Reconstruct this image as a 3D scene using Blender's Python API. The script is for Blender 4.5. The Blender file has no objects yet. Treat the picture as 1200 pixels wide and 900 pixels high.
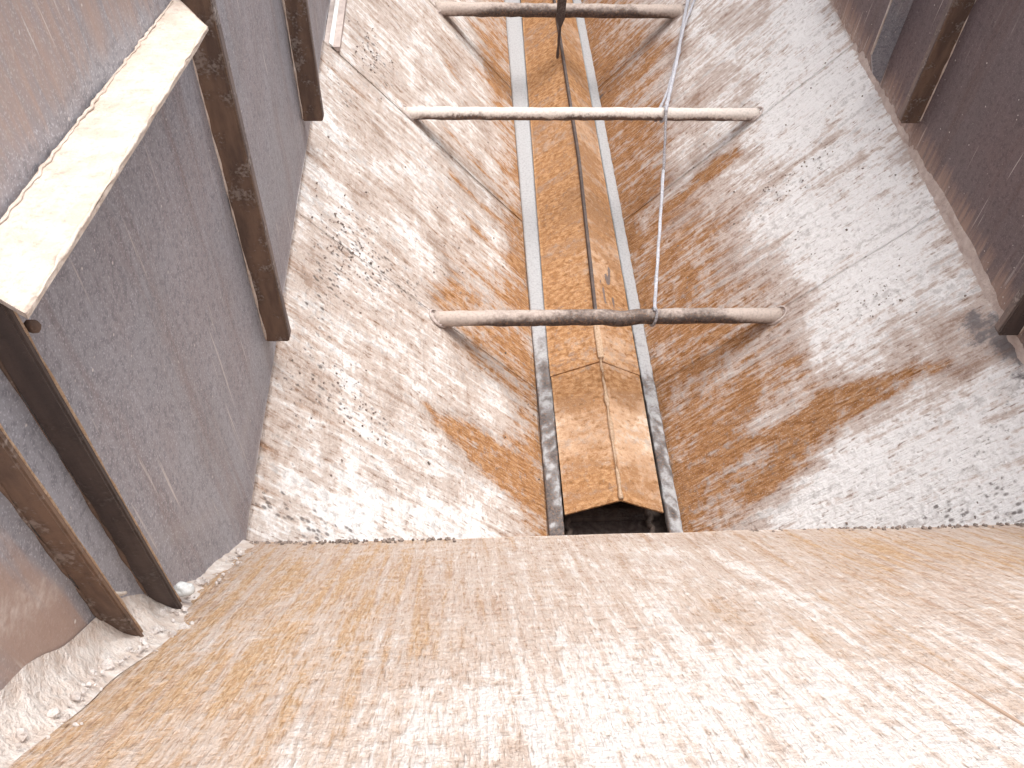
import bpy, bmesh, math, random
import numpy as np
from mathutils import Vector, Matrix, noise as mn

random.seed(7); np.random.seed(7)
D = bpy.data
SC = bpy.context.scene
COL = SC.collection

# ------------------------------------------------------------------ camera
F_PX, PITCH, YAW, ROLL = 1042.0, 0.8895, 0.0965, 0.0608
CAM = Vector((-0.4665, 0.0, 2.351))
fw = Vector((math.sin(YAW)*math.cos(PITCH), math.cos(YAW)*math.cos(PITCH), -math.sin(PITCH)))
rt = Vector((math.cos(YAW), -math.sin(YAW), 0)); up = rt.cross(fw)
rt2 = rt*math.cos(ROLL) + up*math.sin(ROLL); up2 = up*math.cos(ROLL) - rt*math.sin(ROLL)
cam = D.cameras.new('camera'); cam.sensor_width = 36; cam.lens = 36*F_PX/1200
cam.clip_start = .02; cam.clip_end = 500
co = D.objects.new('camera', cam); COL.objects.link(co); SC.camera = co
m = Matrix((rt2, up2, -fw)).transposed().to_4x4(); m.translation = CAM; co.matrix_world = m

# ------------------------------------------------------------------ sky, sun, exposure
SUN_EL, SUN_AZ = math.radians(79), math.radians(45)      # azimuth from +Y towards +X
W = D.worlds.new('World'); SC.world = W; W.use_nodes = True
nt = W.node_tree; bg = nt.nodes['Background']
sky = nt.nodes.new('ShaderNodeTexSky'); sky.sky_type = 'NISHITA'; sky.sun_disc = False
sky.sun_elevation = SUN_EL; sky.sun_rotation = SUN_AZ
sky.air_density = 1.0; sky.dust_density = 6.0; sky.ozone_density = 1.0
hs = nt.nodes.new('ShaderNodeHueSaturation'); hs.inputs['Saturation'].default_value = .32   # overcast: nearly white sky
nt.links.new(sky.outputs[0], hs.inputs['Color']); nt.links.new(hs.outputs[0], bg.inputs[0])
bg.inputs[1].default_value = .15
sl = D.lights.new('sun', 'SUN'); sl.energy = 1.5; sl.angle = math.radians(35); sl.color = (1, .97, .935)
so = D.objects.new('sun', sl); COL.objects.link(so)
sd = Vector((math.sin(SUN_AZ)*math.cos(SUN_EL), math.cos(SUN_AZ)*math.cos(SUN_EL), math.sin(SUN_EL)))
so.rotation_euler = sd.to_track_quat('Z', 'Y').to_euler(); so.location = sd*20
vs = SC.view_settings
vs.view_transform = 'Standard'; vs.look = 'None'; vs.gamma = 1; vs.use_curve_mapping = False
vs.exposure = 0.64
SC.cycles.max_bounces = 6; SC.cycles.diffuse_bounces = 4; SC.cycles.glossy_bounces = 2

# ------------------------------------------------------------------ dimensions (metres)
A, HT, WT = .8887, .7794, .20           # half width of the V at its top, height of its top, half width at the trough
K = HT/(A-WT); NORM = math.hypot(1, K); SMAX = (A-WT)*NORM
YL, ZL = .87, .79                       # lip of the end plate
SL = math.radians(50)
TOP = 2.12                              # rim of the side panels

# ------------------------------------------------------------------ node helpers
class NB:
    def __init__(s, name):
        s.m = D.materials.new(name); s.m.use_nodes = True; s.t = s.m.node_tree
        s.b = s.t.nodes['Principled BSDF']; s.cnt = 0
    def n(s, typ, **kw):
        o = s.t.nodes.new(typ)
        for k, v in kw.items(): setattr(o, k, v)
        return o
    def put(s, sock, v):
        if isinstance(v, bpy.types.NodeSocket): s.t.links.new(v, sock)
        elif isinstance(v, (tuple, list)) and len(v) == 3 and sock.type == 'RGBA': sock.default_value = (*v, 1)
        else: sock.default_value = v
    def coord(s, kind='Object', scale=(1, 1, 1), loc=(0, 0, 0), rot=(0, 0, 0)):
        c = s.n('ShaderNodeTexCoord'); mp = s.n('ShaderNodeMapping')
        mp.inputs['Scale'].default_value = scale; mp.inputs['Location'].default_value = loc; mp.inputs['Rotation'].default_value = rot
        s.t.links.new(c.outputs[kind], mp.inputs[0]); return mp.outputs[0]
    def noise(s, vec, scale, detail=4, rough=.55, dist=0):
        o = s.n('ShaderNodeTexNoise'); s.put(o.inputs['Vector'], vec); o.inputs['Scale'].default_value = scale
        o.inputs['Detail'].default_value = detail; o.inputs['Roughness'].default_value = rough; o.inputs['Distortion'].default_value = dist
        return o.outputs['Fac']
    def vor(s, vec, scale, feat='F1', rnd=1):
        o = s.n('ShaderNodeTexVoronoi', feature=feat); s.put(o.inputs['Vector'], vec); o.inputs['Scale'].default_value = scale
        o.inputs['Randomness'].default_value = rnd; return o.outputs['Distance']
    def math(s, op, a, b=0, c=0):
        o = s.n('ShaderNodeMath', operation=op); s.put(o.inputs[0], a); s.put(o.inputs[1], b); s.put(o.inputs[2], c); return o.outputs[0]
    def ramp(s, v, lo, hi, a=0., b=1.):
        o = s.n('ShaderNodeMapRange', interpolation_type='SMOOTHSTEP'); s.put(o.inputs[0], v)
        for i, x in enumerate((lo, hi, a, b)): s.put(o.inputs[1+i], x)
        return o.outputs[0]
    def mix(s, f, a, b, mode='MIX'):
        o = s.n('ShaderNodeMix', data_type='RGBA', blend_type=mode); s.put(o.inputs[0], f); s.put(o.inputs[6], a); s.put(o.inputs[7], b); return o.outputs[2]
    def attr(s, name):
        o = s.n('ShaderNodeAttribute'); o.attribute_name = name; return o.outputs['Fac']
    def bump(s, h, strength, dist, prev=None):
        o = s.n('ShaderNodeBump'); s.put(o.inputs['Height'], h); o.inputs['Strength'].default_value = strength; o.inputs['Distance'].default_value = dist
        if prev is not None: s.put(o.inputs['Normal'], prev)
        return o.outputs[0]
    def done(s, col, rough, nrm=None, metal=0., spec=.35):
        s.put(s.b.inputs['Base Color'], col); s.put(s.b.inputs['Roughness'], rough); s.put(s.b.inputs['Metallic'], metal)
        s.b.inputs['Specular IOR Level'].default_value = spec
        if nrm is not None: s.put(s.b.inputs['Normal'], nrm)
        return s.m

def mat_wall(name, pale, white, rust, rust2, sy=60., ss=10., seed=0., uv='UV', tan=(.46, .335, .265), cut=.50, big=1.0, scr=.5, fk=1., grey=.42):
    """worn, dusty hopper plate: attributes rust / white / pit / dark say where, noise says how; UV = (across flow, along flow) in metres"""
    b = NB(name)
    st = b.coord(uv, (sy, ss, 1), (seed, seed*1.7, seed)); iso = b.coord(uv, (1, 1, 1), (seed*3, seed, 0))
    fine = b.coord(uv, (sy*2.3, ss*2.9, 1), (seed, 3, 1))
    n1 = b.noise(st, 1.0, 4, .65, .5)            # streaks along the flow
    n2 = b.noise(fine, 1.0, 3, .6, .3)           # short scratches
    n3 = b.noise(iso, 5.5, 4, .6, .4)            # big blotches
    n4 = b.noise(iso, 42, 4, .68)                # grain clumps
    R = b.attr('rust'); Wt = b.attr('white'); P = b.attr('pit'); Dk = b.attr('dark')
    ls = b.coord(uv, (sy*.42, ss*.16, 1), (seed*2, 1, 0)); n6 = b.noise(ls, 1.0, 3, .6, .25)   # long runs down the plate
    d3 = b.math('SUBTRACT', n3, .5); d6 = b.math('SUBTRACT', n6, .5)
    d1 = b.math('SUBTRACT', n1, .5); d2 = b.math('SUBTRACT', n2, .5); d4 = b.math('SUBTRACT', n4, .5)
    fl = b.math('ADD', b.math('ADD', b.math('MULTIPLY', d1, .70*fk), b.math('MULTIPLY', d2, .42*fk)), b.math('ADD', b.math('MULTIPLY', d4, .7), b.math('ADD', b.math('MULTIPLY', d3, big), b.math('MULTIPLY', d6, .85))))
    # ground: tan-pink steel film under flaky pale dust
    g = b.mix(b.ramp(n3, .38, .66), tan, tuple(x*.5+y*.5 for x, y in zip(tan, rust)))
    rv = b.math('ADD', R, b.math('ADD', b.math('MULTIPLY', d1, .5), b.math('ADD', b.math('MULTIPLY', d4, .4), b.math('MULTIPLY', d6, -1.35))))
    rc = b.mix(b.ramp(n2, .38, .66), rust, rust2); rc = b.mix(b.ramp(n4, .52, .70, 0, .55*fk), rc, tuple(x*.60 for x in rust))
    rm = b.ramp(rv, .27, .66)
    g = b.mix(rm, g, rc)
    cov = b.math('ADD', fl, b.math('MULTIPLY', b.math('SUBTRACT', Wt, .25), .55)); cov = b.math('SUBTRACT', cov, b.math('MULTIPLY', R, .42))
    c = b.mix(b.ramp(cov, -.30+cut-.5, .08+cut-.5, 0, .88), g, pale)
    c = b.mix(b.ramp(cov, .04+cut-.5, .30+cut-.5, 0, .95), c, white)
    # grey dirt in thin runs and clouds
    c = b.mix(b.math('MULTIPLY', b.ramp(b.math('ADD', n4, b.math('MULTIPLY', d6, .8)), .53, .72), grey), c, (.25, .215, .20))
    n5 = b.noise(iso, 210, 2, .6); c = b.mix(b.ramp(n5, .56, .74, 0, .28), c, tuple(x*.45 for x in pale)); c = b.mix(b.ramp(n5, .43, .28, 0, .35), c, white)
    # dark scratches and specks between the flakes
    c = b.mix(b.math('MULTIPLY', b.ramp(b.math('ADD', n2, b.math('MULTIPLY', d4, .5)), .40, .26), scr), c, tuple(x*.42 for x in rust))
    # pits
    v = b.vor(b.coord(uv, (1, .62, 1)), 70); sel = b.math('ADD', P, b.math('MULTIPLY', d4, 1.7))
    pm = b.math('MULTIPLY', b.ramp(v, .46, .18), b.ramp(sel, .40, .62))
    c = b.mix(b.math('MULTIPLY', pm, .80), c, (.11, .09, .08))
    # dark smears and lines; some of them are painted shadow
    dv = b.math('ADD', Dk, b.math('ADD', b.math('MULTIPLY', d4, .8), b.math('MULTIPLY', d1, .6)))
    c = b.mix(b.ramp(dv, .40, .70, 0, .85), c, (.145, .13, .135))
    h = b.math('ADD', b.math('MULTIPLY', n1, .7), b.math('MULTIPLY', n4, 1.0)); h = b.math('ADD', h, b.math('MULTIPLY', n2, .5))
    nr = b.bump(h, .9, .009)
    return b.done(c, .95, nr, 0, .08)

def mat_panel(name, base, warm, seed=0.):
    b = NB(name)
    o = b.coord('Object', (1, 1, 1), (seed, 0, 0)); vert = b.coord('Object', (55, 55, 3.2), (seed, 2, 0)); sc = b.coord('Object', (95, 95, 3.5), (seed, 5, 0), (.06, 0, 0))
    n1 = b.noise(o, 3.2, 4, .55, .3); n2 = b.noise(o, 95, 3, .65); n3 = b.noise(o, 320, 2, .6); nv = b.noise(vert, 1, 4, .6); ns = b.noise(sc, 1, 2, .5)
    Wt = b.attr('white'); R = b.attr('rust')
    runs = b.noise(b.coord('Object', (14, 14, .9), (seed, 7, 0)), 1, 4, .6, .3)
    c = b.mix(b.ramp(n1, .35, .68), base, warm)
    c = b.mix(b.ramp(runs, .50, .70, 0, .55), c, tuple(x*y for x, y in zip(base, (.82, .62, .52))))
    c = b.mix(b.ramp(runs, .44, .28, 0, .45), c, tuple(min(1, x*1.35) for x in base))
    c = b.mix(b.ramp(nv, .42, .75, 0, .35), c, tuple(min(1, x*1.5) for x in base))
    c = b.mix(b.ramp(n2, .46, .66, 0, .6), c, tuple(x*.55 for x in base))
    c = b.mix(b.ramp(n3, .54, .68, 0, .55), c, tuple(min(1, x*2.1) for x in base))
    rv = b.math('ADD', R, b.math('MULTIPLY', b.math('SUBTRACT', nv, .5), .8))
    c = b.mix(b.ramp(rv, .35, .8, 0, .8), c, (.42, .29, .23))
    wv = b.math('ADD', Wt, b.math('MULTIPLY', b.math('SUBTRACT', n2, .5), .9)); wv = b.math('ADD', wv, b.math('MULTIPLY', b.math('SUBTRACT', n1, .5), .5))
    c = b.mix(b.ramp(wv, .25, .95, 0, .85), c, (.70, .64, .60))
    c = b.mix(b.math('MULTIPLY', b.ramp(ns, .66, .73, 0, .7), b.ramp(n1, .38, .55)), c, (.66, .61, .58))
    v = b.vor(o, 42); c = b.mix(b.math('MULTIPLY', b.ramp(v, .13, .06), b.ramp(n2, .5, .56)), c, (.68, .64, .62))
    h = b.math('ADD', b.math('MULTIPLY', n2, .6), b.math('MULTIPLY', n3, .4))
    return b.done(c, b.ramp(n1, .3, .7, .48, .66), b.bump(h, .35, .003), 0, .4)

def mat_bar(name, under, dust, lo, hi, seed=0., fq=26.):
    """dust lies on what faces up; rusty underside, its shade painted dark by the normal"""
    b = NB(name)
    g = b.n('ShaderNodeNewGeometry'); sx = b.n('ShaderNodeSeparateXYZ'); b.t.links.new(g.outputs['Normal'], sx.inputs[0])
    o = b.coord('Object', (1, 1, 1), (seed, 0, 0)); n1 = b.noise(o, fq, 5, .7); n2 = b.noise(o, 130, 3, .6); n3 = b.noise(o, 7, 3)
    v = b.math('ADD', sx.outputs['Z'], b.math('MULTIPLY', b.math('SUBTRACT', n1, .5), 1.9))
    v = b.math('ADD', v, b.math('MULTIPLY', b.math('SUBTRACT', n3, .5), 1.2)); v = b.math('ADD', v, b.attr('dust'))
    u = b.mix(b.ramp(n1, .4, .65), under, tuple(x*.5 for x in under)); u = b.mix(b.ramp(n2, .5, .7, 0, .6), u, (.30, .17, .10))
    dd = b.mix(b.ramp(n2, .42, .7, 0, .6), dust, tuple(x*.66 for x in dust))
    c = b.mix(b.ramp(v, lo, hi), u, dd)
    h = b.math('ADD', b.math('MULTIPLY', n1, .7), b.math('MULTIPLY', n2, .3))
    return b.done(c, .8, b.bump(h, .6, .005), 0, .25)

def mat_rust(name, a, c2, light, amt=.4, seed=0., vs=4.):
    b = NB(name)
    o = b.coord('Object', (1, 1, 1), (seed, 0, 0)); vv = b.coord('Object', (40, 40, vs), (seed, 0, 0))
    n1 = b.noise(o, 20, 5, .65); n2 = b.noise(o, 150, 3, .6); nv = b.noise(vv, 1, 4, .6)
    c = b.mix(b.ramp(nv, .35, .65), a, c2); c = b.mix(b.ramp(n1, .45, .7, 0, .7), c, tuple(x*.5 for x in a))
    c = b.mix(b.ramp(b.math('ADD', n1, b.math('MULTIPLY', n2, .5)), .78, .95, 0, amt), c, light)
    h = b.math('ADD', n1, b.math('MULTIPLY', n2, .4))
    return b.done(c, .78, b.bump(h, .6, .004), 0, .3)

def mat_plain(name, a, c2, scale=60., rough=.85, bump=.5):
    b = NB(name); o = b.coord('Object'); n1 = b.noise(o, scale, 5, .65); n2 = b.noise(o, scale*4, 2)
    c = b.mix(b.ramp(n1, .35, .66), a, c2); c = b.mix(b.ramp(n2, .55, .75, 0, .35), c, tuple(x*.45 for x in a))
    return b.done(c, rough, b.bump(b.math('ADD', n1, b.math('MULTIPLY', n2, .3)), bump, .006), 0, .25)

PALE, WHITE, RUST, RUST2 = (.585, .505, .455), (.82, .80, .785), (.33, .155, .062), (.50, .285, .145)
M = {}
M['wl'] = mat_wall('dusty_plate_left', PALE, WHITE, RUST, RUST2, 58, 8.5, 1.3, tan=(.34, .25, .20), cut=.45, scr=.58)
M['wr'] = mat_wall('dusty_plate_right', (.585, .505, .465), (.84, .83, .83), (.29, .135, .054), (.44, .245, .125), 62, 8, 4.1, tan=(.33, .235, .19), cut=.45, scr=.58)
M['end'] = mat_wall('end_plate', (.60, .50, .435), (.76, .71, .675), (.47, .295, .165), (.58, .41, .265), 130, 15, 8.7, tan=(.44, .315, .245), cut=.42, big=.40, scr=.42, grey=.12)
M['cover'] = mat_wall('cover_plate', (.58, .39, .26), (.72, .59, .48), (.34, .170, .075), (.50, .29, .15), 30, 14, 2.2, tan=(.36, .20, .105), cut=.54, scr=.5, fk=.85)
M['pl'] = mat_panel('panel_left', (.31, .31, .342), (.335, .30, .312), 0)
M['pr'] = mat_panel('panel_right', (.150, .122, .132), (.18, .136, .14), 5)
M['rib'] = mat_rust('rib_rust', (.125, .084, .066), (.215, .138, .098), (.45, .38, .34), .5, 0, 7.)
M['ribm'] = mat_rust('rib_mottled', (.17, .14, .135), (.26, .205, .185), (.52, .46, .43), .6, 9, 6.)
M['ribd'] = mat_rust('rib_dark', (.085, .066, .062), (.12, .09, .08), (.30, .26, .24), .3, 3)
M['ledge'] = mat_plain('dusty_ledge', (.70, .605, .53), (.60, .49, .41), 30, .95, .9)
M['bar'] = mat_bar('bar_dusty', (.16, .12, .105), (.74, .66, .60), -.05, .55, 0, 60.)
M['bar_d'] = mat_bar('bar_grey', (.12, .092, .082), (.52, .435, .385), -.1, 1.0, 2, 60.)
M['rail'] = mat_bar('rail_grey', (.15, .13, .125), (.42, .42, .43), -.2, .9, 6, 85.)
M['dark'] = mat_plain('conveyor_dirt', (.11, .085, .075), (.19, .15, .135), 70)
M['slat'] = mat_rust('slat_steel', (.10, .075, .065), (.16, .12, .10), (.3, .26, .24), .3, 7)
M['dust'] = mat_plain('heaped_dust', (.58, .49, .43), (.72, .67, .63), 45, .95, .9)
M['dustp'] = mat_plain('packed_dust', (.50, .415, .385), (.62, .54, .50), 40, .95, .9)
M['dustw'] = mat_plain('white_crust', (.70, .66, .64), (.52, .45, .41), 60, .95, .9)
M['crumb'] = mat_plain('dark_crumbs', (.14, .115, .10), (.36, .29, .25), 120, .95, .6)
M['rope'] = mat_plain('rope_fibre', (.66, .66, .70), (.46, .47, .53), 160, .8, .8)
M['roped'] = mat_plain('rope_dirty', (.22, .20, .21), (.42, .40, .41), 160, .8, .8)
M['lip'] = mat_plain('edge_catch_light', (.86, .86, .85), (.80, .78, .75), 50, .7, .2)
M['stone'] = mat_plain('pebble', (.72, .74, .74), (.58, .58, .57), 90, .7, .3)
M['straw'] = mat_plain('straw', (.80, .74, .68), (.66, .58, .50), 90, .7, .3)
M['weld'] = mat_plain('weld_bead', (.62, .46, .33), (.46, .30, .19), 140, .8, .9)

# ------------------------------------------------------------------ object helpers
def link(name, me, mat, parent=None, smooth=False):
    o = D.objects.new(name, me); COL.objects.link(o)
    if mat is not None: me.materials.append(mat)
    if parent is not None: o.parent = parent
    if smooth: me.polygons.foreach_set('use_smooth', [True]*len(me.polygons))
    return o
def tag(o, label, cat=None, group=None, kind=None):
    if label: o['label'] = label
    if cat: o['category'] = cat
    if group: o['group'] = group
    if kind: o['kind'] = kind
    return o
def empty(name, loc=(0, 0, 0)):
    o = D.objects.new(name, None); COL.objects.link(o); o.location = loc; o.empty_display_size = .1; return o
def frombm(name, bm, mat, parent=None, smooth=False):
    me = D.meshes.new(name); bmesh.ops.recalc_face_normals(bm, faces=bm.faces); bm.to_mesh(me); bm.free(); return link(name, me, mat, parent, smooth)
def box(name, lo, hi, mat, parent=None, bev=.002, cuts=0, jit=0.):
    bm = bmesh.new(); bmesh.ops.create_cube(bm, size=1)
    for v in bm.verts: v.co = Vector([(lo[i]+hi[i])/2 + v.co[i]*(hi[i]-lo[i]) for i in range(3)])
    if bev: bmesh.ops.bevel(bm, geom=bm.edges[:], offset=bev, segments=2, affect='EDGES')
    return frombm(name, bm, mat, parent)
def attrs(me, **kw):
    for k, v in kw.items():
        a = me.attributes.new(k, 'FLOAT', 'POINT'); a.data.foreach_set('value', np.asarray(v, np.float32).ravel())

def poly_sd(px, py, poly):
    """signed distance to a polygon, positive inside"""
    P = np.array(poly); n = len(P); dmin = np.full(px.shape, 1e9); ins = np.zeros(px.shape, bool)
    for i in range(n):
        a, c = P[i], P[(i+1) % n]; e = c-a; wx, wy = px-a[0], py-a[1]
        t = np.clip((wx*e[0]+wy*e[1])/(e@e+1e-12), 0, 1); dmin = np.minimum(dmin, np.hypot(wx-t*e[0], wy-t*e[1]))
        cond = ((a[1] > py) != (c[1] > py)); ins ^= cond & (px < (c[0]-a[0])*(py-a[1])/(c[1]-a[1]+1e-12)+a[0])
    return np.where(ins, dmin, -dmin)
def soft(d, w): return 1/(1+np.exp(-np.clip(d/w*2.2, -30, 30)))
def cap(px, py, a, c, r, w):
    """soft capsule from a to c"""
    ex, ey = c[0]-a[0], c[1]-a[1]; wx, wy = px-a[0], py-a[1]; t = np.clip((wx*ex+wy*ey)/(ex*ex+ey*ey+1e-9), 0, 1)
    return soft(r-np.hypot(wx-t*ex, wy-t*ey), w)
def vnoise(X, Y, Z, s, seed=0.):
    f = np.empty(X.size)
    for i, (x, y, z) in enumerate(zip(X.ravel(), Y.ravel(), Z.ravel())): f[i] = mn.noise((x*s+seed, y*s-seed, z*s+seed*.3))
    return f.reshape(X.shape)

def sheet(name, U, V, pos, nrm, mat, parent, thick=.008, paint=None, uvf=None, wav=.004):
    """thick plate: grid over U x V, pos(u,v)->xyz arrays; dents along nrm; attribute painting; solid edges"""
    u, v = np.meshgrid(U, V, indexing='ij'); X, Y, Z = pos(u, v)
    dsp = wav*vnoise(X, Y, Z, 2.3, 3.1) + wav*.35*vnoise(X, Y, Z, 9, 1.1)
    X = X+nrm[0]*dsp; Y = Y+nrm[1]*dsp; Z = Z+nrm[2]*dsp
    nu, nv = u.shape
    top = np.stack([X, Y, Z], -1).reshape(-1, 3); bot = top - np.array(nrm)*thick
    idx = np.arange(nu*nv).reshape(nu, nv); N = nu*nv
    f = np.stack([idx[:-1, :-1], idx[1:, :-1], idx[1:, 1:], idx[:-1, 1:]], -1).reshape(-1, 4)
    ring = np.concatenate([idx[:, 0], idx[-1, 1:], idx[::-1, -1][1:], idx[0, ::-1][1:]])
    # back side only as a rim plus a coarse cap: edge ring
    bring = np.arange(len(ring)) + N
    verts = np.concatenate([top, bot[ring]])
    faces = [list(map(int, q)) for q in f]
    L = len(ring)-1
    for i in range(L): faces.append([int(ring[i]), int(ring[i+1]), int(bring[(i+1) % L]), int(bring[i])])
    faces.append([int(x) for x in bring[:L]][::-1])
    verts = verts[:N+L]
    faces = [[x if x < N+L else N for x in q] for q in faces]
    me = D.meshes.new(name); me.from_pydata(verts.tolist(), [], faces); me.update()
    # orient the grid to nrm
    if np.dot(me.polygons[0].normal, nrm) < 0: me.flip_normals()
    uu, vv = uvf(u, v) if uvf else (u, v)
    uvl = me.uv_layers.new(name='UVMap'); allu = np.concatenate([uu.ravel(), uu.ravel()[ring[:L]]]); allv = np.concatenate([vv.ravel(), vv.ravel()[ring[:L]]])
    li = np.empty(len(me.loops), np.int32); me.loops.foreach_get('vertex_index', li)
    uvl.data.foreach_set('uv', np.stack([allu[li], allv[li]], -1).astype(np.float32).ravel())
    at = paint(u, v) if paint else {}
    for k in ('rust', 'white', 'pit', 'dark', 'dust'):
        if k in at: a = np.broadcast_to(at[k], u.shape).ravel(); attrs(me, **{k: np.concatenate([a, a[ring[:L]]])})
    me.polygons.foreach_set('use_smooth', [True]*len(f)+[False]*(len(faces)-len(f)))
    return link(name, me, mat, parent)
def lin(a, b, d): return np.linspace(a, b, max(2, int(round(abs(b-a)/d))+1))

def tube(name, pts, rad, mat, parent=None, seg=12, wob=0., caps=True, twist=None):
    """swept tube; rad may be list"""
    n = len(pts); pts = [Vector(p) for p in pts]; rad = rad if isinstance(rad, (list, tuple)) else [rad]*n
    vs_, fs = [], []; ref = None
    for i, p in enumerate(pts):
        t = (pts[min(i+1, n-1)]-pts[max(i-1, 0)]).normalized()
        if ref is None: ref = t.orthogonal().normalized()
        ref = (ref - t*ref.dot(t)).normalized(); bn = t.cross(ref)
        for k in range(seg):
            a = 2*math.pi*k/seg; r = rad[i]
            if twist: r *= 1+.22*math.cos(3*(a) + twist*i)
            q = p+(ref*math.cos(a)+bn*math.sin(a))*r
            if wob: q += (q-p)*wob*mn.noise(q*28)
            vs_.append(q)
    for i in range(n-1):
        for k in range(seg): fs.append((i*seg+k, i*seg+(k+1) % seg, (i+1)*seg+(k+1) % seg, (i+1)*seg+k))
    if caps: fs += [tuple(range(seg))[::-1], tuple((n-1)*seg+k for k in range(seg))]
    me = D.meshes.new(name); me.from_pydata([tuple(v) for v in vs_], [], fs); me.update(); return link(name, me, mat, parent, True)

def blob(name, loc, size, mat, parent=None, seed=0., sub=3, amp=.35, freq=1.6):
    bm = bmesh.new(); bmesh.ops.create_icosphere(bm, subdivisions=sub, radius=1)
    for v in bm.verts:
        k = 1+amp*mn.noise(v.co*freq+Vector((seed, seed*2, 0)))+amp*.4*mn.noise(v.co*freq*3+Vector((seed, 0, seed)))
        v.co = Vector((v.co.x*size[0]*k, v.co.y*size[1]*k, v.co.z*size[2]*k))+Vector(loc)
    return frombm(name, bm, mat, parent, True)

# ================================================================== the hopper
H = tag(empty('hopper'), 'open steel hopper with sloping dusty walls narrowing to a central trough', 'hopper')

def P(sgn, s, y, off=0.):
    """point on a sloping wall: s metres up the slope from the trough, off metres proud of it"""
    return (sgn*(WT+s/NORM) - sgn*off*K/NORM, y, s*K/NORM + off/NORM)

def paint_right(u, v):                      # u = Y, v = s
    s, y = v, u; wob = .035*vnoise(y, s, s*0, 9, 2.)+.02*vnoise(y, s, s*0, 25, 5.); s = s+wob; y = y+wob*.8
    rust = .85*soft(.16-s, .12)+.18
    rust = np.maximum(rust, 1.0*soft(poly_sd(s, y, [(-.1, 1.285), (.12, 1.26), (.25, 1.275), (.487, 1.335), (.608, 1.375), (.83, 1.385), (.90, 1.415), (.648, 1.515), (.51, 1.505), (.27, 1.56), (.12, 1.72), (-.1, 1.85)]), .035))
    rust = np.maximum(rust, .92*soft(poly_sd(s, y, [(-.1, 1.5), (.55, 1.5), (.45, 1.8), (.38, 2.2), (.33, 2.5), (-.1, 2.6)]), .20))
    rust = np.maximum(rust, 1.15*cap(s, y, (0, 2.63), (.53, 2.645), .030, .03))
    rust = np.maximum(rust, .98*soft(poly_sd(s, y, [(-.1, 2.72), (.26, 2.72), (.28, 3.1), (.34, 3.6), (.2, 4.6), (-.1, 4.6)]), .11))
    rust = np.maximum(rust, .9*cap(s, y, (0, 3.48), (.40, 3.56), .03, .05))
    rust = np.maximum(rust, .55*cap(s, y, (.95, 2.3), (.98, 2.25), .03, .06))
    rust = np.maximum(rust, .6*cap(s, y, (.7, 1.43), (.97, 1.36), .02, .06))
    white = .38+.50*soft(poly_sd(s, y, [(.22, .9), (.30, 1.24), (.487, 1.29), (.62, 1.335), (.83, 1.345), (1.1, 1.30), (1.1, .9)]), .05)
    white = np.maximum(white, .95*soft(poly_sd(s, y, [(.55, 1.60), (.98, 1.55), (1.1, 1.9), (1.1, 3.4), (.82, 3.3), (.62, 2.75), (.52, 2.4), (.50, 1.9)]), .14))
    white = white-.42*cap(s, y, (.42, 2.36), (.80, 2.40), .05, .10)-.25*cap(s, y, (.35, 2.05), (.55, 2.0), .05, .12)
    white = np.maximum(white, .6*soft(poly_sd(s, y, [(.40, 2.75), (1.1, 2.75), (1.1, 5), (.55, 5)]), .15))
    rust = rust*(1-.55*np.clip(white-.3, 0, 1))
    pit = .10+.34*cap(s, y, (.50, 2.33), (.80, 2.30), .05, .10)+.2*cap(s, y, (.6, 2.43), (.75, 2.40), .04, .08)+.45*cap(s, y, (.76, 1.73), (.82, 1.68), .05, .06)+.5*cap(s, y, (.25, .97), (1.05, .97), .09, .03)+.35*cap(s, y, (.8, 1.15), (1.0, 1.2), .05, .08)
    dark = .78*cap(s, y, (.99, 1.50), (1.02, 1.38), .045, .05)+.70*cap(s, y, (1.03, 1.24), (1.02, 1.31), .02, .05)+.30*cap(s, y, (.42, 2.40), (.75, 2.42), .03, .06)+.65*cap(s, y, (.53, 2.0), (.84, 1.79), .003, .006)+.7*cap(s, y, (.42, 2.33), (.62, 2.35), .004, .012)+.5*cap(s, y, (.0, 2.71), (.53, 2.71), .006, .02)+.7*cap(s, y, (0, 3.58), (.42, 3.63), .008, .03)+.5*cap(s, y, (0, .9), (0, 5), .012, .02)  # smears, scratches, seams; shadow at the rib foot and rail gap painted dark
    return dict(rust=rust, white=white, pit=pit, dark=dark)
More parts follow.
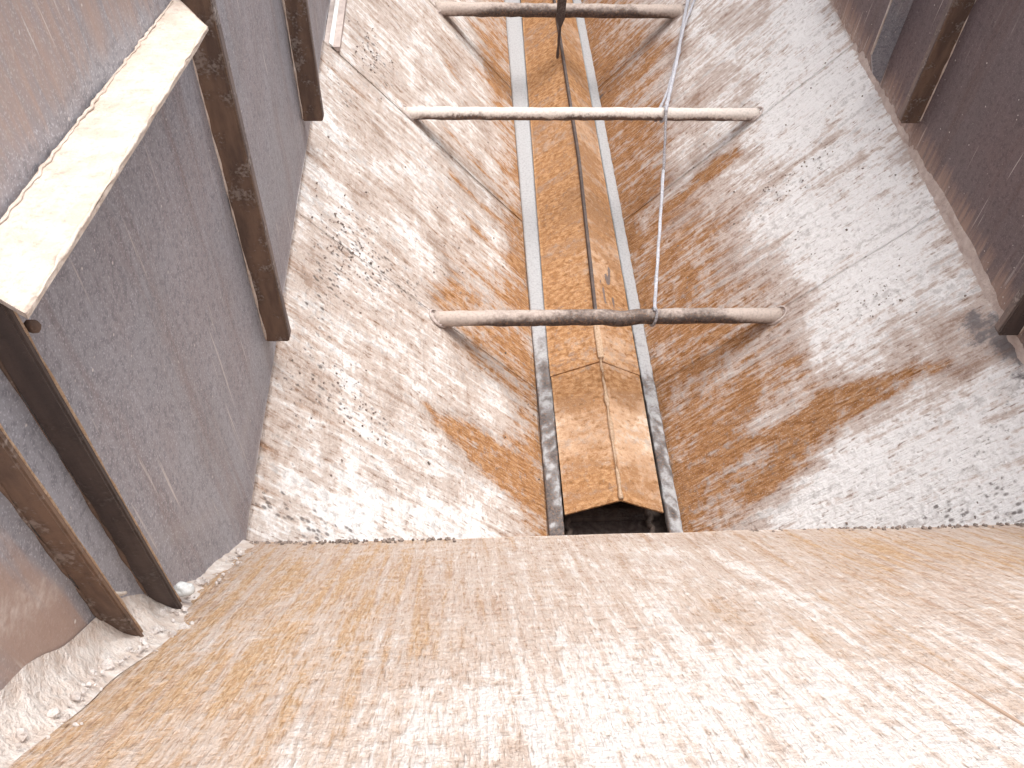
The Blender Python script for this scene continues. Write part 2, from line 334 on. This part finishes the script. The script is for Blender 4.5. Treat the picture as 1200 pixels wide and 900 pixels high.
def paint_left(u, v):
    s, y = v, u; wob = .035*vnoise(y, s, s*0, 9, 7.)+.02*vnoise(y, s, s*0, 25, 9.); s = s+wob; y = y+wob*.8
    rust = .70*soft(.11-s, .09)+.20
    rust = np.maximum(rust, 1.0*soft(poly_sd(s, y, [(-.1, 1.20), (.10, 1.31), (.25, 1.38), (.50, 1.46), (.55, 1.50), (.32, 1.56), (.15, 1.60), (-.1, 1.66)]), .03))
    rust = np.maximum(rust, .92*soft(poly_sd(s, y, [(-.1, 1.75), (.30, 1.75), (.52, 1.92), (.42, 2.15), (.16, 2.35), (-.1, 2.5)]), .12))
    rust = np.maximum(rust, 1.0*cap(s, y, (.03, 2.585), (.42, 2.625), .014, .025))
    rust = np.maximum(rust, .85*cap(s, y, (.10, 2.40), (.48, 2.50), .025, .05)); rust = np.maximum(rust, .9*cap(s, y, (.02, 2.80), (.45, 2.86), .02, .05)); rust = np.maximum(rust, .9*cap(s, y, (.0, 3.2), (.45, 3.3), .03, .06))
    rust = np.maximum(rust, .80*soft(poly_sd(s, y, [(-.1, 2.95), (.1, 3.0), (.25, 3.45), (.27, 3.9), (.1, 4.6), (-.1, 4.6)]), .08))
    rust = np.maximum(rust, .60*cap(s, y, (.2, 3.1), (.5, 3.2), .03, .07))
    white = .42+.34*soft(poly_sd(s, y, [(.12, .9), (.16, 1.18), (.35, 1.30), (.62, 1.22), (.95, 1.05), (1.1, .9)]), .05)
    white = np.maximum(white, .62*cap(s, y, (.55, 2.3), (.75, 2.1), .12, .14)); white = np.maximum(white, .6*cap(s, y, (.95, 2.0), (1.05, 2.3), .06, .1))
    white = np.maximum(white, .66*cap(s, y, (.3, 3.0), (.65, 2.95), .10, .12)); white = np.maximum(white, .66*cap(s, y, (.2, 2.48), (.32, 2.5), .04, .06))
    white = np.maximum(white, .55*cap(s, y, (.6, 3.5), (.8, 4.2), .15, .2))
    rust = rust*(1-.5*np.clip(white-.3, 0, 1))
    pit = .12+.62*cap(s, y, (.92, 1.72), (.80, 1.98), .07, .10)+.5*cap(s, y, (.72, 1.85), (.62, 1.9), .05, .08)+.62*cap(s, y, (.86, 2.95), (.80, 2.82), .05, .07)+.55*cap(s, y, (.84, 1.35), (.70, 1.33), .05, .08)+.4*cap(s, y, (.95, 1.2), (.93, 1.6), .05, .08)+.45*cap(s, y, (.97, 2.6), (.9, 2.4), .04, .05)+.6*cap(s, y, (.5, .985), (1.0, .985), .045, .03)
    dark = .5*cap(s, y, (.40, 2.28), (.66, 2.36), .004, .03)+.7*cap(s, y, (0, 3.58), (.42, 3.62), .008, .02)+.5*cap(s, y, (0, .9), (0, 5), .008, .015)  # scratch and seam; shadow gap beside the rail painted dark
    return dict(rust=rust, white=white, pit=pit, dark=dark)

YB = [1.858, 2.748, 3.678]; ZBAR = [.370, .487, .376]; RB = [.0245, .0225, .029]
SEAM = [.55, 1.872, 2.722, 3.66, 5.25]
for sgn, mt, pf, side in ((-1, 'wl', paint_left, 'left'), (1, 'wr', paint_right, 'right')):
    nrm = (-sgn*K/NORM, 0, 1/NORM)
    for i in range(4):
        off = (0, .0006, .004, .006)[i] if sgn < 0 else (0, .0005, .002, .003)[i]
        y0, y1 = SEAM[i], SEAM[i+1]
        smax = SMAX-.035 if (i >= 2 and sgn < 0) else SMAX
        o = sheet('wall_plate', lin(y0, y1-.0003, .012), lin(0.0, smax, .012), lambda u, v, off=off: P(sgn, v, u, off), nrm, M[mt], H, .010, pf, wav=.005)
        o['label'] = {0: 'nearest', 1: 'second', 2: 'third', 3: 'farthest'}[i] + ' sloping plate of the %s wall' % side
        if i >= 2 and sgn < 0:       # top edge, its catch-light painted white, and dusty gutter behind it
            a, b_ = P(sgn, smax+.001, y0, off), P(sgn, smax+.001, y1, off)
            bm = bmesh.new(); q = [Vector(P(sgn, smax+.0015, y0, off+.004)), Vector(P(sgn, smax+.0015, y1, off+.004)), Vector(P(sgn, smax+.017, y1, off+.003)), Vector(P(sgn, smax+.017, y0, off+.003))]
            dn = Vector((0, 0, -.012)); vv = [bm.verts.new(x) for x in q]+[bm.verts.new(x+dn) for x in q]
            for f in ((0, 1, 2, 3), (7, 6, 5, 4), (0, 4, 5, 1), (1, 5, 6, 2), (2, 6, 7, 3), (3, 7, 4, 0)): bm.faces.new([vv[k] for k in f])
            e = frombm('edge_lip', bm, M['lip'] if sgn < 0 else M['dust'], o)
            if sgn < 0: e['label'] = 'top edge of the plate with its catch-light painted white'
    # hidden ledge that closes the gap between the shortened far plates and the panel
    box('gutter', (min(sgn*(A-.05), sgn*(A+.004)), SEAM[2], HT-.040), (max(sgn*(A-.05), sgn*(A+.004)), 5.25, HT-.024), M['dustp'], H, 0) if sgn < 0 else None

# ---- side panels above the slopes
LZ0 = lambda y: 1.80-.203*(y-.66)
def paint_pl(u, v):   # u=Y v=Z
    y, z = u, v
    white = .16*soft(.035-(z-HT), .02)
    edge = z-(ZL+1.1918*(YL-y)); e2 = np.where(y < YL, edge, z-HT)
    white = white+.52*soft(.03-np.abs(e2-.12-.1*np.clip(1.0-y, 0, 1)), .05)*soft(1.35-y, .2)+.35*soft(.012-e2, .02)  # pale band paints the corner's reflected arc; thin rim is dust
    white = white+.28*cap(y, z, (.30, 1.62), (.42, 1.50), .02, .03)  # curved reflection beyond the double ribs, painted pale
    white = white + .30*soft(z-LZ0(y), .03)  # brighter light above the ledge painted into the panel colour
    rust = .0+.55*soft(.05-np.abs(y-.40)+0*z, .04)*soft(.25-e2, .1)+.62*soft(z-LZ0(y), .03)+.5*soft(.44-y, .05)+.25*cap(y, z, (1.25, .80), (1.2, 1.0), .05, .1)  # warm light above the ledge painted in as rust tint; rest is rust
    return dict(rust=rust, white=white)
def paint_pr(u, v):
    y, z = u, v
    white = .40*soft(.06-(z-HT), .03)+.25*cap(y, z, (2.2, 1.0), (2.1, 1.25), .05, .08)
    rust = .12+.5*soft(.10-(z-HT), .05)
    return dict(rust=rust, white=white)
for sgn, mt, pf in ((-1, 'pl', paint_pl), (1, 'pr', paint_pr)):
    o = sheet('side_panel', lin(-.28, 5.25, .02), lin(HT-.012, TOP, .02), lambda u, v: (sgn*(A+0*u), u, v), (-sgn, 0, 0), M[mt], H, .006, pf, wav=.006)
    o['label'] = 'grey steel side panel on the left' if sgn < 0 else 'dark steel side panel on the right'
    # ribs: thin upright flat bars welded to the panel
    for i, y in enumerate((.468, .558, 1.34 if sgn < 0 else 1.385, 2.165, 2.99, 3.82)):
        if sgn > 0 and i < 2: continue
        d = (.030, .034, .050, .055, .05, .05)[i]
        x0, x1 = sorted((sgn*(A-.0005), sgn*(A-d)))
        zb = {0: ZL+1.1918*(YL-.468)+.004, 1: ZL+1.1918*(YL-.558)+.004}.get(i, .858 if (sgn < 0 or i != 2) else .80)
        bm = bmesh.new(); bmesh.ops.create_cube(bm, size=1)
        th = .010 if i < 2 else .030; yc = y-.006+th/2
        bmesh.ops.scale(bm, vec=(d, th, TOP-zb), verts=bm.verts); bmesh.ops.translate(bm, vec=((x0+x1)/2, yc, (TOP+zb)/2), verts=bm.verts)
        bmesh.ops.bevel(bm, geom=bm.edges[:], offset=.0025, segments=2, affect='EDGES')
        for v in bm.verts:
            if v.co.z < zb+.02 and abs(v.co.x) > A-.02 and i > 1: v.co.z -= .0
        r = frombm('rib', bm, M['rib'] if not (i == 1 or (i == 2 and sgn > 0)) else M['ribd'], H)  # nearest right rib coloured dark for the shadow at its foot
        if i > 1: box('inner_face', (min(sgn*(A-d-.002), sgn*(A-d+.001)), y+.002, zb+.006), (max(sgn*(A-d-.002), sgn*(A-d+.001)), y+.022, TOP-.01), M['ribm'], r, .0008)
        # weld bead along the near foot of the rib
        tube('weld', [(sgn*(A-.001), y-.0065, z) for z in np.linspace(zb+.01, TOP-.05, 90)], .0022, M['ledge'] if i > 1 else M['rib'], r, 6, 1.6)
        if i < 2: tube('worn_edge', [(sgn*(A-d), y+.003, z) for z in np.linspace(zb+.02, TOP-.05, 60)], .0014, M['weld'], r, 6, 1.2)
    if sgn > 0:
        bm = bmesh.new(); pr = [(A-.001, .80), (A-.035, .83), (A-.065, .90), (A-.075, TOP-.02), (A-.001, TOP-.02)]
        a = [bm.verts.new((x, 2.46, z)) for x, z in pr]; b_ = [bm.verts.new((x, 2.47, z)) for x, z in pr]
        bm.faces.new(a); bm.faces.new(b_[::-1])
        for k in range(5): bm.faces.new((a[k], a[(k+1) % 5], b_[(k+1) % 5], b_[k]))
        tag(frombm('gusset', bm, M['pl'], H), 'deep grey stiffener plate on the right panel')
        tube('gusset_edge', [(A-.066-.01*(z-.9)/1.2, 2.46, z) for z in np.linspace(.90, TOP-.02, 30)], .003, M['dust'], H, 6, .5)

# ---- sloping brace ledge between the left ribs
LZ = lambda y: 1.789-.203*(y-.66)
def pos_ledge(u, v):
    y = np.where(u < .70, u-(.70-u)/(.70-.545)*.039*np.clip((v-.03)/.05, 0, 1), u); y = np.where(u > .9, u-(u-.9)/(1.325-.9)*.135*np.clip((v-.005)/.075, 0, 1), y)
    return (-A+v, y, LZ(y)+.002*vnoise(y, v, u*0, 14, 4.))
o = sheet('brace_ledge', lin(.545, 1.325, .008), lin(.002, .080, .006), pos_ledge, (0, .2, .98), M['ledge'], H, .005, wav=.001)
o['label'] = 'pale dusty brace plate sloping between two ribs of the left panel'
tube('crust', [(-A+.079+.002*mn.noise((y*40, 0, 0)), y, LZ(y)+.001) for y in np.linspace(.53, 1.18, 140)], .0022, M['ledge'], o, 6, 1.6)
tube('crust', [(-A+.006+.004*mn.noise((y*60, 3, 0)), y, LZ(y)+.002) for y in np.linspace(.55, 1.32, 260)], .0016, M['ledge'], o, 6, 1.0)
bolt = blob('bolt_head', (-A+.035, .572, LZ(.55)-.075), (.008, .005, .008), M['rib'], H, 1, 2, .15)

# ---- end plate under the camera
EPN = (0, math.sin(SL), math.cos(SL))
def EP(x, t, off=0.): return (x, YL-t*math.cos(SL)+off*EPN[1], ZL+t*math.sin(SL)+off*EPN[2])
def paint_end(u, v):   # u=x v=t
    x, t = u, v; wob = .05*vnoise(x, t, x*0, 5, 3.)+.025*vnoise(x, t, x*0, 18, 6.); x = x+wob; t = t+wob
    rust = .12+.48*soft(poly_sd(x, t, [(-.95, .1), (-.55, .05), (-.50, .45), (-.50, .72), (-.56, .98), (-.95, 1.2)]), .16)+.14*soft(.10-t, .05)
    rust = np.maximum(rust, .60*cap(x, t, (-.74, .40), (-.86, .80), .05, .10)); rust = np.maximum(rust, .52*soft(poly_sd(x, t, [(.04, 0), (1, 0), (1, .5), (.3, .45), (.10, .5)]), .10))
    rust = np.maximum(rust, .46*cap(x, t, (-.10, .55), (.0, .75), .05, .09)); rust = np.maximum(rust, .58*cap(x, t, (.06, .5), (.09, 1.0), .02, .05)); rust = np.maximum(rust, .62*cap(x, t, (-.60, .6), (-.66, .95), .04, .08))
    white = .26+.50*soft(poly_sd(x, t, [(-.52, 1.05), (-.46, .86), (-.36, .70), (-.22, .68), (-.12, .72), (-.03, .84), (.02, .97), (.3, 1.3), (-.5, 1.3)]), .26)  # white patch: pale dust plus blown-out light painted into the colour
    white = np.maximum(white, .44*cap(x, t, (-.30, .05), (-.20, .6), .10, .14)); white = np.maximum(white, .72*cap(x, t, (-.006, .18), (.012, .95), .012, .02))
    white = np.maximum(white, .60*cap(x, t, (.10, .45), (.16, .9), .02, .05)); white = np.maximum(white, .42*soft(t-1.0, .12))
    white = np.maximum(white, .45*cap(x, t, (-.8, .12), (-.5, .12), .04, .06)); white = np.maximum(white, .5*cap(x, t, (-.70, .45), (-.74, .7), .03, .06))
    pit = .03+.10*cap(x, t, (-.3, .85), (-.1, 1.0), .1, .1); dark = .50*cap(x, t, (.016, .12), (.054, 1.1), .0016, .005)+.36*cap(x, t, (.040, .3), (.05, .62), .012, .03)+.25*cap(x, t, (-.85, .08), (-.4, .03), .008, .02)
    return dict(rust=rust*(1-.5*np.clip(white-.35, 0, 1)), white=white, pit=pit, dark=dark)
o = sheet('end_plate', lin(-A+.002, A-.002, .010), lin(0, 1.62, .010), lambda u, v: EP(u, v, 0), EPN, M['end'], H, .012, paint_end, wav=.005)
o['label'] = 'pale end plate sloping down towards the trough, orange streaks on its left'
tube('weld_seam', [EP(.010+.04*t/.96+.0015*mn.noise((t*30, 0, 0)), t, -.0005) for t in np.linspace(.1, 1.6, 220)], .0018, M['end'], o, 6, 1.2)
# apron under the lip, closing the hopper above the trough mouth
bm = bmesh.new(); pr = [(-A, HT), (-.42, .26), (.42, .26), (A, HT)]
a = [bm.verts.new((x*.999, .78, z-.005)) for x, z in pr]; b_ = [bm.verts.new((x*.999, .77, z-.005)) for x, z in pr]
bm.faces.new(a); bm.faces.new(b_[::-1])
for k in range(4): bm.faces.new((a[k], a[(k+1) % 4], b_[(k+1) % 4], b_[k]))
frombm('apron', bm, M['wl'], H)
# far end plate (beyond the frame) and trough
box('far_end_plate', (-A, 5.25, -.16), (A, 5.262, TOP), M['pr'], H, 0)
box('trough_floor', (-.215, .5, -.135), (.215, 5.25, -.125), M['dark'], H, 0)
for s in (-1, 1):
    box('trough_side', (min(s*.205, s*.213), .5, -.125), (max(s*.205, s*.213), 5.25, .004), M['dark'], H, 0)
    # rails: worn half-round bars at the foot of the slopes
    ys = np.linspace(.6, 5.2, 240); ve, fa = [], []; n = 9
    for y in ys:
        t = (y-1.2)/3; wd = (.048+.036*max(0, min(1, (y-1.3)/2.8))) if s < 0 else .044; x1 = .203-(.004*t if s < 0 else 0)
        for k in range(n):
            ang = math.pi*k/(n-1); xx = s*(x1-wd/2+wd/2*math.cos(ang)); zz = .004+.020*math.sin(ang)**.25; xx = s*(x1-wd/2+wd/2*math.copysign(abs(math.cos(ang))**.45, math.cos(ang)))
            j = .0022*mn.noise((xx*60, y*40, zz*60)); ve.append((xx+j, y, zz+j))
    for i in range(len(ys)-1):
        for k in range(n-1): q = (i*n+k, i*n+k+1, (i+1)*n+k+1, (i+1)*n+k); fa.append(q if s < 0 else q)
    me = D.meshes.new('rail'); me.from_pydata(ve, [], fa); me.update(); 
    if me.polygons[n//2].normal.z < 0: me.flip_normals()
    yv = np.array([v[1] for v in ve]); nz = np.array([mn.noise((v[1]*6, v[0]*20, 4)) for v in ve])
    nz2 = np.array([mn.noise((v[1]*80, v[0]*90, v[2]*40)) for v in ve])
    k_ = soft(2.05-yv, .25); attrs(me, dust=(1-k_)*.45+k_*((-.95 if s < 0 else -.55)+.7*nz+1.3*nz2))
    r = link('rail', me, M['rail'], H, True); r['label'] = ('left' if s < 0 else 'right')+' grey rail along the foot of the slope'

# ---- cross bars, each ending on the two slopes
for i in range(3):
    xe = WT+ZBAR[i]/K+.006; n = 60; pts = []
    for k in range(n+1):
        x = -xe+2*xe*k/n; pts.append((x, YB[i]+.001*mn.noise((x*2, i, 0)), ZBAR[i]+.0012*mn.noise((x*2, 3, i))-(.008*math.exp(-((x-.03)/.035)**2) if i == 0 else 0)))
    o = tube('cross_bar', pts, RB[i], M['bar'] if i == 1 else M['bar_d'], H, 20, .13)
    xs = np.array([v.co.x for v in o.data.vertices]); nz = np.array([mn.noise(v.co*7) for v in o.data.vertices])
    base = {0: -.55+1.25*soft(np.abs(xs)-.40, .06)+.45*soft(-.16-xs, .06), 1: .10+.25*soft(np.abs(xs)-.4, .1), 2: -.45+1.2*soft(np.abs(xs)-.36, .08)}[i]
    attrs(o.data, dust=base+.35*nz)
    o['label'] = ('nearest cross bar, grey in the middle', 'middle cross bar, dusty white', 'farthest cross bar with a hanging bracket')[i]
    for s in (-1, 1):
        p = Vector(P(s, (xe-WT)*NORM-.006, YB[i])); rr = RB[i]*1.10
        tn = Vector((s/NORM, 0, K/NORM)); nn = Vector((-s*K/NORM, 0, 1/NORM))
        ring = [p+nn*.004+Vector((0, 1, 0))*math.cos(a)*rr*.97+tn*math.sin(a)*rr*1.30-tn*.004 for a in np.linspace(0, 2*math.pi, 28)]
        cb = blob('crust', p+nn*.002-tn*.010, (.020, RB[i]*1.15, .020), M['dustp'], o, i*3+s, 3, .5, 2.2)
        tube('weld_collar', ring, .0040, M['dustp'], o, 8, .9)
# bracket on the farthest bar
bm = bmesh.new(); pr = [(-.022, .52), (.020, .52), (.018, .36), (.004, .315), (-.003, .315), (-.019, .36)]
a = [bm.verts.new((x, 3.632, z)) for x, z in pr]; b_ = [bm.verts.new((x, 3.644, z)) for x, z in pr]
bm.faces.new(a); bm.faces.new(b_[::-1])
for k in range(6): bm.faces.new((a[k], a[(k+1) % 6], b_[(k+1) % 6], b_[k]))
bmesh.ops.bevel(bm, geom=bm.edges[:], offset=.002, segments=1, affect='EDGES')
br = frombm('bracket', bm, M['ribd'], H); br['label'] = 'dark pointed bracket on the farthest cross bar'
tube('hanger_rod', [(.001, 3.64, z) for z in np.linspace(.33, .172, 12)], .006, M['ribd'], br, 8, .3)

# ================================================================== trough covers
def cover(name, y0, y1, hw, ze, zr, xr, label, ridge):
    t = tag(empty(name, (0, y0, 0)), label, 'cover')
    def pc(u, v):
        y, s = u, v; w_ = .03*vnoise(y, s, s*0, 10, 3.); r = .66+.45*vnoise(y, s, s*0, 4, 1.)+.2*vnoise(y, s, s*0, 13, 5.); wh = .14+.25*vnoise(y, s, s*0, 6, 8.)
        if name and y0 < 1.5: wh = wh+.30*soft(.09-np.abs(y-1.62+w_), .06); r = r-.2*soft(.09-np.abs(y-1.62+w_), .06)
        else: wh = wh+.30*soft(.12-np.abs(y-2.1+w_), .1)
        dk = .45*cap(y, s, (y0, .0), (y0+.12, .01), .004, .01)+.35*soft(y-3.2, .2)*(.5+vnoise(y, s, s*0, 14, 2.))
        return dict(rust=r, white=wh, pit=.06+0*y, dark=dk)
    def pcr(u, v):
        d = pc(u, v); d['rust'] = d['rust']-.25; d['white'] = d['white']+.10
        for a_, b2, r_ in (((2.376, .095), (2.30, .085), .006), ((2.33, .072), (2.29, .078), .006), ((2.29, .045), (2.17, .058), .005), ((2.23, .09), (2.17, .098), .005)):
            if y0 > 1.5: d['dark'] = d['dark']+1.1*cap(u, v, a_, b2, r_, .004)
        return d
    for s in (-1, 1):
        L = math.hypot(hw+(-s*xr)*-1*0, zr-ze); wdt = hw-s*xr if s > 0 else hw+xr
        slen = math.hypot(wdt, zr-ze)
        rise = (lambda u: .055*np.clip((u-2.0)/.9, 0, 1)) if y0 > 1.5 else (lambda u: 0*u)
        slim = (lambda u: .036*np.clip((u-2.0)/2.2, 0, 1.2)) if (y0 > 1.5 and s < 0) else (lambda u: 0*u)
        pos = lambda u, v: (xr+.3*rise(u)*(1-v/slen)+s*(wdt-slim(u))*v/slen, u-y0, zr-(zr-ze)*v/slen+rise(u)*(1-v/slen))
        nn = (s*(zr-ze)/slen, 0, wdt/slen)
        o = sheet('cover_plate', lin(y0, y1, .012), lin(0.002, slen, .010), pos, nn, M['cover'], t, .006, pc if s < 0 else pcr, wav=.003)
    if ridge == 'dark':
        ve, fa = [], []
        for q, y in enumerate(np.linspace(y0+.16, y1, 80)):
            r_ = .055*min(1, max(0, (y-2.0)/.9)); xc, zc = xr+.3*r_, zr+r_
            ve += [(xc-.006, y-y0, zc-.004), (xc-.005, y-y0, zc+.016), (xc+.005, y-y0, zc+.016), (xc+.006, y-y0, zc-.004)]
            if q: fa += [((q-1)*4+k, (q-1)*4+(k+1) % 4, q*4+(k+1) % 4, q*4+k) for k in range(4)]
        fa += [(0, 1, 2, 3), tuple(len(ve)-1-k for k in range(4))]
        me = D.meshes.new('ridge_bar'); me.from_pydata(ve, [], fa); me.update(); link('ridge_bar', me, M['ribd'], t)
    else:
        tube('weld_seam', [(xr+.002*mn.noise((y*30, 1, 0)), y-y0+.004, zr+.001) for y in np.linspace(y0, y1, 200)], .0045, M['weld'], t, 8, 1.5)
    return t
cover('trough_cover', 1.364, 1.96, .151, .032, .108, .010, 'short peaked orange-brown cover over the trough, its open end showing', 'weld')
c2 = cover('trough_cover', 1.90, 5.2, .154, .036, .113, .011, 'long peaked orange-brown cover over the trough, running under the cross bars', 'dark')
box('ridge_strip', (.001, .01, .1125), (.021, .16, .120), M['weld'], c2, .002)

# ---- conveyor inside the trough mouth
cv = tag(empty('conveyor', (0, .6, -.12)), 'dark chain conveyor in the trough mouth below the open cover end', 'conveyor')
for i in range(11):
    y = .02+i*.16
    box('slat', (-.17, y, .006), (.17, y+.035, .036), M['slat'], cv, .004)
for s in (-1, 1):
    tube('chain', [(s*.13+.006*math.sin(j*1.6), y, .045+.004*math.cos(j*1.6)) for j, y in enumerate(np.linspace(0, 1.8, 160))], .010, M['slat'], cv, 6)

# ================================================================== rope
bar2 = Vector((.292, 2.73, .487+.030))
pts = [Vector((.60, 3.80, .47)), Vector((.555, 3.68, .376+.048)), Vector((.515, 3.54, .415)), Vector((.43, 3.22, .450)), Vector((.345, 2.92, .500)), Vector((.298, 2.76, .523)), Vector((.286, 2.70, .515)), Vector((.25, 2.48, .478)), Vector((.19, 2.15, .432)), Vector((.142, 1.89, .402)), Vector((.137, 1.858, .402))]
def spline(p, n):
    out = []
    for i in range(len(p)-1):
        p0, p1, p2, p3 = p[max(i-1, 0)], p[i], p[i+1], p[min(i+2, len(p)-1)]
        for k in range(n):
            t = k/n; out.append(.5*((2*p1)+(p2-p0)*t+(2*p0-5*p1+4*p2-p3)*t*t+(3*p1-p0-3*p2+p3)*t**3))
    return out+[p[-1]]
sp = spline(pts, 16); cut = next(i for i, p in enumerate(sp) if p.y < 2.72); cut2 = next(i for i, p in enumerate(sp) if p.y < 2.45)
R_ = tag(empty('rope', tuple(sp[-1])), 'thin whitish rope running over the middle cross bar to the nearest one', 'rope')
off = [p-sp[-1] for p in sp]
tube('rope_run', off[:cut+1], .0068, M['rope'], R_, 10, .3, twist=.9)
tube('rope_run', off[cut:cut2+1], .0046, M['roped'], R_, 10, .3, twist=.9)['label'] = 'dirty dark stretch of the rope'
tube('rope_run', off[cut2:], .0050, M['rope'], R_, 10, .3, twist=.9)
s2 = spline([Vector(p)-sp[-1] for p in ((.615, 3.80, .48), (.575, 3.66, .435), (.50, 3.46, .435), (.41, 3.16, .455), (.33, 2.90, .49), (.285, 2.80, .470), (.272, 2.775, .452))], 14)
tube('rope_strand', s2, .0050, M['rope'], R_, 8, .3, twist=.9)
for q, r_, ax in ((Vector((.288, 2.748, .487)), .0265, 0), (Vector((.137, 1.858, .370)), .0275, 0)):
    for dx in (0,):
        tube('rope_wrap', [q-sp[-1]+Vector((dx+.006*math.sin(a), math.cos(a)*r_, math.sin(a)*r_)) for a in np.linspace(0, 2*math.pi, 30)], .0042, M['roped'] if q.x < .2 else M['rope'], R_, 8, .3)
blob('knot', Vector((.272, 2.775, .450))-sp[-1], (.010, .010, .012), M['roped'], R_, 3, 2, .3)

# ================================================================== dust, crumbs, small finds
def fillet(name, rows, mat, seed, amp=.010):
    """rows: list of (corner, dirA, lenA, dirB, lenB): lumpy concave dust bank in a corner"""
    n = 9; ve, fa = [], []
    for j, (c, da, la, db, lb) in enumerate(rows):
        c, da, db = Vector(c), Vector(da), Vector(db); la = max(la, .001); lb = max(lb, .001)
        a, b2 = c+da*la, c+db*lb
        for k in range(n):
            t = k/(n-1); p = (1-t)**2*a+2*t*(1-t)*(c+(da*la+db*lb)*.18)+t*t*b2
            ed = math.sin(math.pi*t); d = amp*ed*(mn.noise(p*34+Vector((seed, 0, 0)))+.6*mn.noise(p*90))
            p = p+(da+db).normalized()*(d-.002*(1-ed)); ve.append(tuple(p))
    for j in range(len(rows)-1):
        for k in range(n-1): fa.append((j*n+k, j*n+k+1, (j+1)*n+k+1, (j+1)*n+k))
    me = D.meshes.new(name); me.from_pydata(ve, [], fa); me.update(); return link(name, me, mat, None, True)
rows = []
for t in np.linspace(-.0, 1.45, 240):
    nz = .5+.5*mn.noise((t*9, 2, 0)); lump = math.exp(-((t-.60)/.09)**2)
    hgt = (.012+.045*max(0, min(1, (t-.30)/.5)))*(.65+.7*nz)+.030*lump
    wid = (.028+.022*nz)+.02*lump
    rows.append((EP(-A+.001, t, .001), (1, 0, 0), wid, tuple(Vector((0, math.sin(math.radians(20)), math.cos(math.radians(20))))), hgt))
tag(fillet('dust_bank', rows, M['dust'], 1., .007), 'lumpy pale dust bank in the corner of left panel and end plate', 'dust', None, 'stuff')
rows = []
for y in np.linspace(.9, 3.6, 300):
    nz = .5+.5*mn.noise((y*7, 5, 0)); rows.append(((A-.001, y, HT-.004), (-.66, 0, -.75), .010+.008*nz, (0, 0, 1), .026+.022*nz))
tag(fillet('dust_ridge', rows, M['dustp'], 4., .004), 'pale dust ridge along the foot of the dark right panel', 'dust', None, 'stuff')

def crumbs(name, places, mat, label):
    """many small irregular grains joined in one object"""
    bm = bmesh.new()
    for (p, nrm, r) in places:
        mtx = Matrix.Translation(Vector(p)+Vector(nrm)*r*.3) @ Matrix.Rotation(random.random()*6.3, 4, 'Z') @ Matrix.Rotation(random.random()*3, 4, 'X') @ Matrix.Diagonal((r*random.uniform(.7, 1.4), r*random.uniform(.7, 1.4), r*random.uniform(.6, 1.1), 1))
        g = bmesh.ops.create_icosphere(bm, subdivisions=1, radius=1, matrix=mtx)
        for v in g['verts']: v.co += Vector((mn.noise(v.co*300), mn.noise(v.co*300+Vector((9, 0, 0))), mn.noise(v.co*300+Vector((0, 9, 0)))))*r*.35
    return tag(frombm(name, bm, mat, None, False), label, 'debris', None, 'stuff')
pl = []
for k in range(260):
    x = random.choice((random.uniform(-.86, -.45), random.gauss(-.70, .09), random.uniform(.06, .86), random.uniform(.3, .86))); x = max(-.87, min(.87, x))
    if -.30 < x < .05: continue
    pl.append((EP(x, abs(random.gauss(.006, .010)), 0), EPN, random.uniform(.0015, .0048)))
crumbs('crumbs', pl, M['crumb'], 'dark crumbs strewn along the lip of the end plate')
pl = []
for k in range(240):
    t = random.choice((random.gauss(.60, .10), random.uniform(.1, 1.2))); x = -A+.012+abs(random.gauss(0, .022))
    pl.append((EP(x, max(.02, t), .008 if x < -A+.05 else 0), EPN, random.choice((.0012, .0018, .0025, .0035, .0055))*random.uniform(.7, 1.2)))
crumbs('dust_lumps', pl, M['dustw'], 'pale lumps of caked dust at the foot of the double ribs')
pl = []
for sgn, c0, spread, cnt in ((-1, (.86, 1.85), (.07, .12), 90), (-1, (.84, 2.9), (.05, .07), 45), (-1, (.80, 1.35), (.08, .07), 50), (1, (.70, 2.33), (.12, .04), 60), (1, (.78, 1.72), (.06, .05), 40), (1, (.6, .98), (.3, .03), 80), (-1, (.5, 2.1), (.3, .6), 60), (1, (.6, 2.2), (.3, .7), 60)):
    for k in range(cnt):
        s = min(max(random.gauss(c0[0], spread[0]), .03), SMAX-.05); y = random.gauss(c0[1], spread[1])
        i = sum(y > q for q in SEAM[1:4]); off_ = ((0, .0006, .004, .006) if sgn < 0 else (0, .0005, .002, .003))[i]
        pl.append((P(sgn, s, y, off_), (-sgn*K/NORM, 0, 1/NORM), random.uniform(.0014, .0038)))
crumbs('grit', pl, M['crumb'], 'dark grit scattered over the sloping plates')
tag(blob('pebble', EP(-A+.030, .475, .028), (.015, .010, .009), M['stone'], None, 2, 3, .4), 'smooth whitish pebble at the foot of the double ribs', 'pebble')
ctr = Vector((-A+.008, .49, 1.36))
tag(tube('straw', [(-A+.010+.004*math.sin(k*.3), .470+.0035*k, 1.405-.0088*k+.00012*k*k) for k in range(13)], .0024, M['straw'], None, 8, .3), 'thin pale straw stuck to left panel between the double ribs', 'straw')
